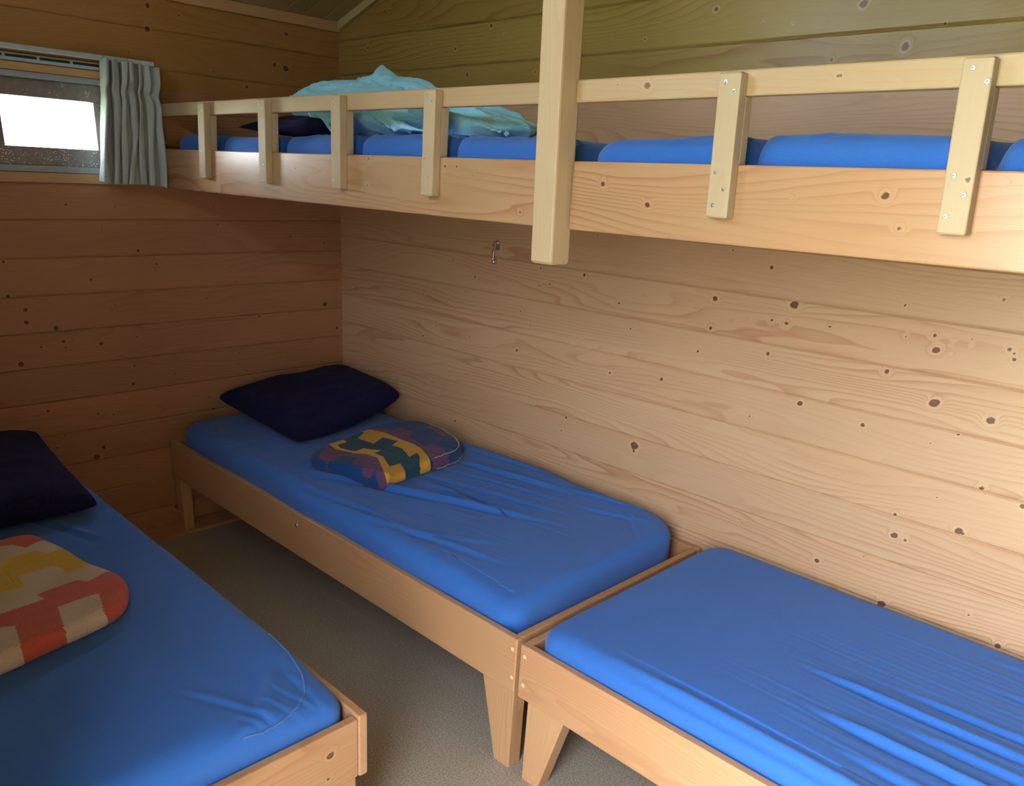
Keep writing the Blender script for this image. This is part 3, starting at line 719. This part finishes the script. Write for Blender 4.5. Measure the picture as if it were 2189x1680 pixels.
link('piping', tube_mesh('piping', pp, 0.0022, F_PIPE, 6), M3)['label'] = 'pale blue seam piping'

# ------------------------------------------------------------------ pillows
def pillow(name, label, c, sx_, sy_, T, rotz, tilt=(0, 0), sag=0.0, seed=0.0, corner=0.10, power=0.42, group=None, wr=0.010, lift=0.0):
    n = 60; V = []; F = []
    for side in (1, -1):
        for j in range(n+1):
            for i in range(n+1):
                u = -1+2*i/n; v_ = -1+2*j/n
                u2 = math.sin(u*math.pi/2); v2 = math.sin(v_*math.pi/2)
                e_ = max(0.0, (1-u2**2))*max(0.0, (1-v2**2))
                h = T/2*(e_**power)
                # seams pull in between pointed corners
                px = sx_/2*u2*(1-corner*(1-v2*v2)*abs(u2)**3); py = sy_/2*v2*(1-corner*(1-u2*u2)*abs(v2)**3)
                nz = wr*mnoise.noise(Vector((px*5, py*5, seed)))+0.35*wr*mnoise.noise(Vector((px*16, py*9, seed+3)))
                h = h+nz*min(1, e_*3)
                z = h if side > 0 else -h*0.60
                wc = ((u2+1)/2*(v2+1)/2)**2
                px -= 0.9*lift*wc; py -= 0.35*lift*wc; z += lift*(0.12*wc+0.45*((v2+1)/2)**2)
                V.append((px, py, z-sag*(px/sx_*2)**2))
    m_ = (n+1)*(n+1)
    for j in range(n):
        for i in range(n):
            a = j*(n+1)+i; F.append((a, a+1, a+n+2, a+n+1)); F.append((m_+a, m_+a+n+1, m_+a+n+2, m_+a+1))
    me = arr_mesh(name, V, F, F_NAVY, True)
    bm = bmesh.new(); bm.from_mesh(me); bmesh.ops.remove_doubles(bm, verts=bm.verts, dist=0.0004); bmesh.ops.recalc_face_normals(bm, faces=bm.faces); bm.to_mesh(me); bm.free()
    o = link(name, me); o.location = c; o.rotation_euler = (tilt[0], tilt[1], rotz)
    return tag(o, label, 'pillow', group or 'dark navy pillows')
pillow('pillow', 'dark navy pillow in the room corner, beside the folded blue and yellow blanket', (0.318, -0.345, 0.548), 0.58, 0.63, 0.185, math.radians(2), (0, math.radians(4)), seed=1.0, corner=0.05, power=0.27, wr=0.018, lift=0.10)
pillow('pillow', 'dark navy pillow at the left edge, behind the red and cream blanket', (0.470, -1.770, 0.548), 0.63, 0.64, 0.19, math.radians(-3), (0, math.radians(4)), seed=5.0, corner=0.05, power=0.27, wr=0.016)

# ------------------------------------------------------------------ folded blankets
def inside(poly, x, y):
    c = False; n = len(poly); j = n-1
    for i in range(n):
        xi, yi = poly[i]; xj, yj = poly[j]
        if (yi > y) != (yj > y) and x < (xj-xi)*(y-yi)/(yj-yi)+xi: c = not c
        j = i
    return c
def smooth_outline(pts, n, it=2):
    P = [tuple(p) for p in pts]
    for _ in range(it):
        Q = []
        for i in range(len(P)):
            a, b = P[i], P[(i+1) % len(P)]
            Q += [(a[0]*.75+b[0]*.25, a[1]*.75+b[1]*.25), (a[0]*.25+b[0]*.75, a[1]*.25+b[1]*.75)]
        P = Q
    P.append(P[0]); A = np.array(P); d = np.r_[0, np.cumsum(np.hypot(*np.diff(A, axis=0).T))]
    s = np.linspace(0, d[-1], n+1)[:-1]
    return np.stack([np.interp(s, d, A[:, 0]), np.interp(s, d, A[:, 1])], 1)
def folded(name, label, outline, bv, T, R_, mats, polys, default, hfun=None, seed=0, nper=520, rings=120, lift=0.0006):
    O = smooth_outline(outline, nper); c = O.mean(0)
    V = []; meta = []
    prof = []
    for k in range(9):        # side, from below to the crest of the rolled edge
        a = -math.pi/2+math.pi*k/8; prof.append(('e', a))
    for k in range(1, rings): prof.append(('t', k/(rings-1)))
    size = np.hypot(*(O-c).T).mean()
    for kind, q in prof:
        for i in range(nper):
            ox, oy = O[i]; dx, dy = ox-c[0], oy-c[1]; L = math.hypot(dx, dy); nx, ny = dx/L, dy/L
            if kind == 'e':
                inn = R_*(1-math.cos(q)); zz = T/2+T/2*math.sin(q)
            else:
                inn = R_+(L-R_)*q*0.996; zz = T
            x = ox-nx*inn; y = oy-ny*inn
            base = drop(bv, x, y)
            if base is None: base = drop(bv, c[0]+(x-c[0])*0.9, c[1]+(y-c[1])*0.9) or 0.48
            if kind == 't' or q > 0:
                zz += (hfun(x, y) if hfun else 0)+0.003*mnoise.noise(Vector((x*9, y*9, seed)))+0.006*mnoise.noise(Vector((x*3.5, y*3.5, seed+9)))
            V.append((x, y, base+lift+zz))
    F = []
    n = len(prof)
    for j in range(n-1):
        for i in range(nper):
            a = j*nper+i; b_ = j*nper+(i+1) % nper; F.append((a, b_, b_+nper, a+nper))
    F.append(tuple(range((n-1)*nper, n*nper))); F.append(tuple(reversed(range(nper))))
    me = arr_mesh(name, V, F, mats, True)
    mi = []
    A = np.array(V)
    for f in F:
        if len(f) > 4: mi.append(default); continue
        x, y = A[list(f), 0].mean(), A[list(f), 1].mean()
        m_ = default
        for (k, p) in polys:
            if inside(p, x, y): m_ = k; break
        mi.append(m_)
    me.polygons.foreach_set('material_index', mi)
    return link(name, me)

bpy.context.view_layer.update()
m1 = [o for o in COL.objects if o.name.startswith('mattress')]
bv1 = bvh(m1[0])
out1 = [(0.816,-0.725),(0.772,-0.650),(0.730,-0.56),(0.692,-0.46),(0.668,-0.38),(0.664,-0.30),(0.672,-0.20),(0.695,-0.115),(0.76,-0.088),(0.85,-0.092),(0.966,-0.135),(1.048,-0.175),(1.115,-0.235),(1.138,-0.33),(1.148,-0.464),(1.160,-0.60),(1.172,-0.650),(1.142,-0.677),(1.075,-0.690),(0.955,-0.726),(0.865,-0.744)]
yb1 = [(0.752,-0.601),(0.709,-0.504),(0.759,-0.514),(0.787,-0.577),(0.816,-0.586),(0.867,-0.571),(0.878,-0.556),(0.863,-0.512),(0.928,-0.479),(0.939,-0.519),(0.987,-0.515),(1.077,-0.555),(1.076,-0.506),(1.18,-0.555),(1.19,-0.634),(1.149,-0.634),(1.09,-0.594),(0.989,-0.543),(0.947,-0.548),(0.893,-0.582),(0.826,-0.612)]
yb2 = [(0.660,-0.396),(0.680,-0.355),(0.765,-0.335),(0.874,-0.344),(0.971,-0.346),(1.029,-0.363),(1.1,-0.395),(1.18,-0.44),(1.18,-0.485),(1.138,-0.466),(1.08,-0.418),(1.047,-0.402),(1.054,-0.446),(0.972,-0.41),(0.911,-0.412),(0.894,-0.368),(0.815,-0.382),(0.846,-0.453),(0.741,-0.451),(0.703,-0.39)]
pu1 = [(0.775,-0.634),(0.735,-0.600),(0.752,-0.598),(0.832,-0.612),(0.904,-0.583),(0.965,-0.546),(1.028,-0.565),(1.09,-0.594),(1.150,-0.634),(1.20,-0.634),(1.20,-0.664),(1.149,-0.664),(1.111,-0.645),(1.12,-0.677),(1.088,-0.680),(1.028,-0.651),(1.02,-0.676),(0.973,-0.639),(0.955,-0.605),(0.909,-0.63),(0.919,-0.669),(0.961,-0.714),(0.939,-0.73),(0.862,-0.718),(0.812,-0.648)]
pu2 = [(0.690,-0.359),(0.695,-0.305),(0.766,-0.295),(0.745,-0.249),(0.839,-0.249),(0.878,-0.302),(1.005,-0.33),(0.996,-0.277),(1.074,-0.297),(1.18,-0.34),(1.18,-0.42),(1.115,-0.396),(1.07,-0.375),(0.974,-0.341),(0.874,-0.344),(0.765,-0.335)]
pu3 = [(0.799,-0.153),(0.779,-0.106),(0.833,-0.103),(0.949,-0.15),(0.957,-0.192),(0.859,-0.163)]
te1 = [(0.700,-0.62),(0.60,-0.40),(0.68,-0.33),(1.08,-0.36),(1.2,-0.45),(1.2,-0.60),(0.95,-0.53),(0.80,-0.60)]
te2 = [(0.861,-0.68),(0.95,-0.60),(0.90,-0.60),(0.85,-0.64)]
def hb1(x, y):
    # middle sags, right end stands up where the layers double
    return 0.010*math.exp(-((x-1.05)/0.12)**2-((y+0.20)/0.10)**2)+0.006*math.sin(14*(y+0.2)+3*x)
bl1 = folded('blanket', '', out1, bv1, 0.042, 0.020, [FB['blue'], FB['teal'], FB['yellow'], FB['purple']], [(2, yb1), (2, yb2), (3, pu1), (3, pu2), (3, pu3), (1, te1), (1, te2)], 0, hb1, 3)
tag(bl1, 'folded blue blanket with yellow and purple stepped pattern beside the corner pillow', 'blanket')
# stitched edge on its far right end, two layers
def stitch(parent, path, z0, zig, n, r=0.0016):
    P = np.array(path, float); d = np.r_[0, np.cumsum(np.linalg.norm(np.diff(P, axis=0), axis=1))]
    s = np.linspace(0, d[-1], n); pts = []
    for i, q in enumerate(s):
        p = [np.interp(q, d, P[:, k]) for k in range(3)]
        pts.append((p[0]+(zig if i % 2 else -zig)*0.6, p[1]+(zig if i % 2 else -zig)*0.4, p[2]+(zig if i % 2 else -zig)*0.6))
    return link('stitched_edge', tube_mesh('stitched_edge', pts, r, F_STITCH, 6), parent)
bvb = bvh(bl1)
O1 = smooth_outline(out1, 400); C1 = O1.mean(0)
arc = [p for p in O1 if p[1] > -0.40 and p[0] > 0.74]
arc.sort(key=lambda p: -math.atan2(p[1]-C1[1], p[0]-C1[0]))
for (inset, dz, top) in ((0.013, 0.0012, True), (0.0005, 0.010, False)):
    ep = []
    for p in arc[::4]:
        d = (p-C1)/np.hypot(*(p-C1)); q = p-d*inset
        z = (drop(bvb, q[0], q[1], 1.0) or 0.53)+dz if top else (drop(bv1, q[0], q[1]) or 0.49)+dz
        ep.append((q[0], q[1], z))
    stitch(bl1, ep, 0, 0.0022, 120)['label'] = 'cream blanket-stitched edge'

out3 = [(0.945,-1.83),(0.928,-1.765),(0.918,-1.715),(0.935,-1.682),(0.994,-1.668),(1.076,-1.640),(1.18,-1.618),(1.250,-1.592),(1.305,-1.580),(1.390,-1.605),(1.45,-1.645),(1.478,-1.72),(1.497,-1.80),(1.525,-1.92),(1.545,-2.02),(1.54,-2.10),(1.42,-2.13),(1.10,-2.16),(0.98,-2.13),(0.96,-1.98)]
ra = [(0.90,-1.80),(0.90,-1.74),(0.928,-1.72),(0.925,-1.685),(1.0,-1.66),(1.009,-1.698),(1.031,-1.731),(0.994,-1.749),(0.984,-1.783),(0.98,-1.83),(1.04,-1.84),(1.04,-1.93),(0.99,-1.93),(0.93,-1.86)]
ya = [(1.092,-1.811),(1.066,-1.785),(1.058,-1.733),(1.057,-1.715),(1.086,-1.697),(1.075,-1.654),(1.092,-1.632),(1.19,-1.610),(1.21,-1.671),(1.214,-1.692),(1.176,-1.692),(1.154,-1.705),(1.166,-1.79),(1.227,-1.791),(1.226,-1.847),(1.226,-1.90),(1.17,-1.90),(1.17,-2.0),(1.10,-2.0),(1.10,-1.90)]
rb = [(1.331,-1.96),(1.332,-1.865),(1.318,-1.776),(1.286,-1.783),(1.266,-1.684),(1.285,-1.667),(1.261,-1.607),(1.270,-1.57),(1.42,-1.60),(1.47,-1.653),(1.482,-1.680),(1.457,-1.691),(1.368,-1.669),(1.361,-1.674),(1.381,-1.766),(1.483,-1.786),(1.512,-1.786),(1.530,-1.884),(1.495,-1.878),(1.406,-1.864),(1.392,-1.892),(1.40,-1.96),(1.50,-1.99),(1.54,-2.08),(1.40,-2.08),(1.36,-2.0)]
bl3 = folded('blanket', '', out3, bv3, 0.046, 0.024, [FR['cream'], FR['red'], FR['yellow']], [(1, ra), (2, ya), (1, rb)], 0, lambda x, y: 0.012*math.exp(-((x-1.0)/0.14)**2)+0.004*math.sin(9*x), 8)
tag(bl3, 'folded cream blanket with red and yellow blocks at the left edge', 'blanket')

# ------------------------------------------------------------------ upper bunk
YB = -0.815
SLATS = [(0.3875, -0.0225, 0.047), (0.790, -0.010, 0.044), (1.1855, -0.002, 0.044), (1.579, -0.005, 0.043), (2.385, 0.0135, 0.043), (2.777, 0.020, 0.041)]
SCREW = {4: [(2.372, 1.683), (2.391, 1.668), (2.378, 1.537), (2.399, 1.509), (2.382, 1.481)], 5: [(2.762, 1.686), (2.785, 1.668), (2.772, 1.544), (2.792, 1.518), (2.774, 1.487)]}
def bunk(label, x0, x1, idx, seed, xs=0.0, rise=0.0):
    t = thing('bunk_bed', label, 'bunk bed', group='upper bunks')
    f = lambda c: Vector((c.x, c.y, c.z+rise*(c.x-x0)))
    def add(nm, *a, **k):
        o = plank(nm, *a, **k); shear(o.data, f); return o
    add('front_board', x0, x1, YB, YB+0.022, 1.4115, 1.5495, W_BUNK, 0, seed, t, knots=KBUNK)
    add('guard_rail', x0-(0.009 if x0 > 1 else 0), x1, YB, YB+0.022, 1.6605, 1.7030, W_RAIL, 0, seed+1, t, knots=[(2.19, 1.685, 7), (2.12, 1.69, 3), (2.56, 1.685, 4), (2.655, 1.675, 2), (1.535, 1.675, 5), (0.71, 1.684, 3), (0.66, 1.678, 3), (0.27, 1.68, 3)])
    add('base_board', x0, x1, YB+0.0225, -0.012, 1.440, 1.452, W_TRIM, 0, seed+2, t, dense=False)
    add('back_board', x0, x1, -0.032, -0.012, 1.4525, 1.545, W_BUNK, 0, seed+3, t, dense=False)
    for i in idx:
        xc, lean, wd = SLATS[i]
        kn = [(xc+0.012, 1.535, 4)] if i == 5 else ([(xc-0.01, 1.684, 3)] if i == 4 else ([(xc-0.008, 1.687, 3), (xc+0.004, 1.50, 2)]))
        a = box_mesh('b', xc-wd/2, xc+wd/2, YB-0.025, YB-0.0003, 1.4585, 1.6965, W_SLAT, 2, seed+10+i*3, 0.0025, (8, 1, 40), [(q[0], q[1], q[2]*1.2) for q in kn])
        b_ = box_mesh('b', xc-wd/2, xc+wd/2, YB-0.0003, YB+0.0215, 1.5500, 1.6600, W_SLAT, 2, seed+10+i*3, 0.0015)
        me = merge('baluster', [a, b_], [W_SLAT])
        sh = lambda c: Vector((c.x-lean*(c.z-1.577)/0.238+rise*0, c.y, c.z+rise*(xc-x0)))
        shear(me, sh)
        bo = link('baluster', me, t)
        if i in SCREW: pts = [(x, z, 0.0040) for (x, z) in SCREW[i]]
        else: pts = [(xc-0.010, 1.684, 0.0028), (xc+0.008, 1.672, 0.0028), (xc-0.010, 1.545, 0.0028), (xc+0.006, 1.512, 0.0028), (xc-0.010, 1.480, 0.0028)]
        for (x, z, r) in pts:
            if i not in SCREW: x = x-lean*(z-1.577)/0.238
            link('screw', disc_mesh('screw', (x, YB-0.025, z), (0, -1, 0), r, 0.0010, P_STEEL, dome=0.1, socket=1), bo)
    return t
bunk('left upper bunk with four balusters, between the curtain and the square post', 0.012, 1.949, (0, 1, 2, 3), 300)
bunk('right upper bunk with two broad balusters, from the square post to the right edge', 2.0235, 4.10, (4, 5), 340, rise=0.0045)

# square post hanging from the roof
me = box_mesh('post', 1.962, 2.024, -0.862, -0.800, 1.338, 2.74, W_POST, axis=2, seed=360, bevel=0.005, cells=(6, 6, 40))
me2 = me
shear(me, lambda c: Vector((c.x-0.0165*(c.z-1.338)/0.51, c.y-0.0*(c.z-1.338), c.z)))
po = link('post', me); tag(po, 'square pale wooden post hanging from the roof in front of the bunks', 'post')
# the boards stop at the post
def mattress_bunk(label, x0, x1, idx):
    cuts = [SLATS[i][0]+SLATS[i][2]/2+0.004+(-SLATS[i][1])*0.0 for i in idx]
    def eg(x, y, z, w_, t):
        if y < -0.62 and w_ > 0.02:
            for c in cuts:
                g = math.exp(-((x-c+0.012)/0.018)**2)
                k = min(1, max(0, (-0.62-y)/0.12))
                z -= 0.040*g*w_*k; y += 0.050*g*k
        return x, y, z
    S = []
    r_ = random.Random(int(x0*10)+2)
    for k in range(10):
        xx = x0+0.15+r_.random()*(x1-x0-0.3); S.append((xx, -0.76, xx+r_.uniform(0.1, .25), -0.70, 0.008, 0.003, 1.0))
    return mattress('mattress', label, x0, x1, -0.782, -0.040, 1.4525, 1.600, (0.05, 0.05, 0.05, 0.05), 0.040, S, lambda x, y: 0.004*math.sin(5.0*x+1)*1.0, eg, nper=1100, rings=30)
ML = mattress_bunk('mattress in a blue sheet on the left upper bunk, under the light blue fleece', 0.055, 1.972, (0, 1, 2, 3))
MR = mattress_bunk('mattress in a blue sheet on the right upper bunk, right of the square post', 2.036, 4.05, (4, 5))

# navy pillow and fleece on the left bunk
pillow('pillow', 'dark navy pillow on the upper bunk, partly under the light blue fleece', (0.68, -0.52, 1.632), 0.56, 0.42, 0.085, math.radians(-8), (0, 0), seed=9.0, corner=0.05, wr=0.006)

def fleece():
    tpl = {}
    for sub in (2, 3):
        b = bmesh.new(); bmesh.ops.create_icosphere(b, subdivisions=sub, radius=1)
        b.verts.ensure_lookup_table(); tpl[sub] = (np.array([v.co[:] for v in b.verts]), [tuple(v.index for v in f.verts) for f in b.faces]); b.free()
    VV = []; FF = []
    def ball(mtx, sub):
        P, T = tpl[sub]; n0 = sum(len(q) for q in VV); A = np.array(mtx)
        VV.append(P @ A[:3, :3].T+A[:3, 3]); FF.extend([tuple(k+n0 for k in f) for f in T])
    def blob(c, r, rot=(0, 0, 0)):
        ball(Matrix.Translation(c) @ Matrix.Rotation(rot[1], 4, 'Y') @ Matrix.Diagonal((*r, 1)), 3)
    def fold(pts, r0, r1, flat=0.9, n=18):
        P = np.array(pts, float); d = np.r_[0, np.cumsum(np.linalg.norm(np.diff(P, axis=0), axis=1))]
        for k in range(n):
            q = k/(n-1); p = [np.interp(q*d[-1], d, P[:, c]) for c in range(3)]
            r = r0+(r1-r0)*q; r *= 0.75+0.25*math.sin(math.pi*min(1, q*1.15))
            ball(Matrix.Translation(p) @ Matrix.Diagonal((r*1.3, r, r*flat, 1)), 2)
    blob((0.735, -0.50, 1.702), (0.215, 0.160, 0.066))
    blob((0.95, -0.545, 1.678), (0.25, 0.165, 0.076))
    blob((1.18, -0.555, 1.664), (0.23, 0.155, 0.066))
    blob((1.40, -0.55, 1.643), (0.19, 0.135, 0.046))
    blob((1.52, -0.58, 1.628), (0.16, 0.12, 0.034))
    fold([(0.53, -0.55, 1.715), (0.56, -0.49, 1.757), (0.64, -0.45, 1.777), (0.76, -0.43, 1.770)], 0.026, 0.022)
    fold([(0.56, -0.58, 1.722), (0.64, -0.55, 1.757), (0.74, -0.51, 1.768), (0.86, -0.47, 1.780)], 0.022, 0.024)
    fold([(0.60, -0.63, 1.715), (0.74, -0.60, 1.746), (0.90, -0.57, 1.752), (1.06, -0.52, 1.746)], 0.022, 0.020)
    fold([(0.68, -0.43, 1.755), (0.78, -0.45, 1.780), (0.84, -0.45, 1.784), (0.885, -0.45, 1.796)], 0.028, 0.014)
    for k in range(10):
        q = k/9; blob((0.900-0.006*q, -0.45, 1.762+0.046*q), (0.105*(1-q)**0.9+0.016, 0.040*(1-q)+0.012, 0.02))
    blob((0.86, -0.45, 1.783), (0.085, 0.045, 0.024), (0, -0.25, 0)); blob((0.93, -0.45, 1.785), (0.07, 0.045, 0.024), (0, 0.5, 0))
    fold([(0.90, -0.44, 1.785), (1.00, -0.43, 1.776), (1.10, -0.44, 1.755), (1.24, -0.46, 1.712)], 0.026, 0.018)
    fold([(0.95, -0.49, 1.768), (1.06, -0.48, 1.762), (1.16, -0.50, 1.738), (1.28, -0.52, 1.700)], 0.018, 0.018)
    fold([(0.88, -0.690, 1.715), (0.905, -0.705, 1.665), (0.97, -0.705, 1.618)], 0.012, 0.009)
    fold([(1.13, -0.690, 1.705), (1.17, -0.700, 1.665), (1.25, -0.705, 1.630), (1.34, -0.70, 1.612)], 0.012, 0.012)
    fold([(1.20, -0.64, 1.700), (1.36, -0.645, 1.698), (1.52, -0.63, 1.668), (1.63, -0.60, 1.625)], 0.020, 0.014)
    fold([(1.30, -0.55, 1.700), (1.45, -0.53, 1.697), (1.56, -0.52, 1.668), (1.62, -0.51, 1.630)], 0.020, 0.014)
    fold([(1.33, -0.690, 1.668), (1.47, -0.695, 1.655), (1.60, -0.685, 1.630), (1.68, -0.67, 1.612)], 0.016, 0.010)
    fold([(1.28, -0.715, 1.640), (1.36, -0.72, 1.622), (1.44, -0.715, 1.612)], 0.014, 0.010)
    me = arr_mesh('fleece_blanket', np.concatenate(VV), FF, F_FLEECE)
    o = link('fleece_blanket', me)
    r = o.modifiers.new('r', 'REMESH'); r.mode = 'VOXEL'; r.voxel_size = 0.0055; r.use_smooth_shade = True
    s = o.modifiers.new('s', 'SMOOTH'); s.factor = 0.6; s.iterations = 5
    dg = bpy.context.evaluated_depsgraph_get()
    me2 = bpy.data.meshes.new_from_object(o.evaluated_get(dg))
    o.modifiers.clear(); o.data = me2
    bvm = bvh(ML)
    for v in me2.vertices:
        c = v.co; n = v.normal
        # creases: sharp-crested noise, running roughly along the heap
        q = Vector((c.x*6+c.z*5, c.y*14, c.z*16))
        a = mnoise.noise(q); cr = (1-abs(a)*2.2); cr = max(0, cr)**2
        d = 0.007*cr-0.004+0.003*mnoise.noise(Vector((c.x*40, c.y*40, c.z*40)))
        # the hem lines seen at the front
        for (hx, hz, sl) in ((0.888, 1.64, 0.6), (1.15, 1.64, 1.3)):
            dd = (c.x-hx)-(1.66-c.z)*sl
            if c.y < -0.5 and c.z < 1.71: d -= 0.012*math.exp(-(dd/0.008)**2)
        v.co = c+n*d
        if v.co.z < 1.612:
            b_ = drop(bvm, v.co.x, v.co.y, 2.0)
            if b_ is not None and v.co.z < b_+0.002: v.co.z = b_+0.002
    me2.polygons.foreach_set('use_smooth', [True]*len(me2.polygons))
    me2.update()
    return tag(o, 'light blue fleece blanket heaped on the left upper bunk, one corner standing up', 'blanket')
fleece()

# ------------------------------------------------------------------ hook on the back wall
hk = thing('wall_hook', 'small steel hook screwed to the back wall under the bunk, left of the post', 'hook')
link('plate', box_mesh('plate', 1.006, 1.026, -0.0035, -0.0005, 1.258, 1.292, P_STEEL, bevel=0.001), hk)
link('rod', tube_mesh('rod', [(1.012, -0.003, 1.280), (1.010, -0.014, 1.283), (1.008, -0.020, 1.276), (1.008, -0.019, 1.250), (1.009, -0.018, 1.222), (1.010, -0.017, 1.214)], 0.0032, P_STEEL, 10), hk)
link('knob', disc_mesh('knob', (1.010, -0.004, 1.215), (0, -1, 0), 0.008, 0.016, P_STEEL, dome=0.2), hk)
link('screw', disc_mesh('screw', (1.011, -0.004, 1.283), (0, -1, 0), 0.0065, 0.006, P_STEEL, dome=0.2), hk)
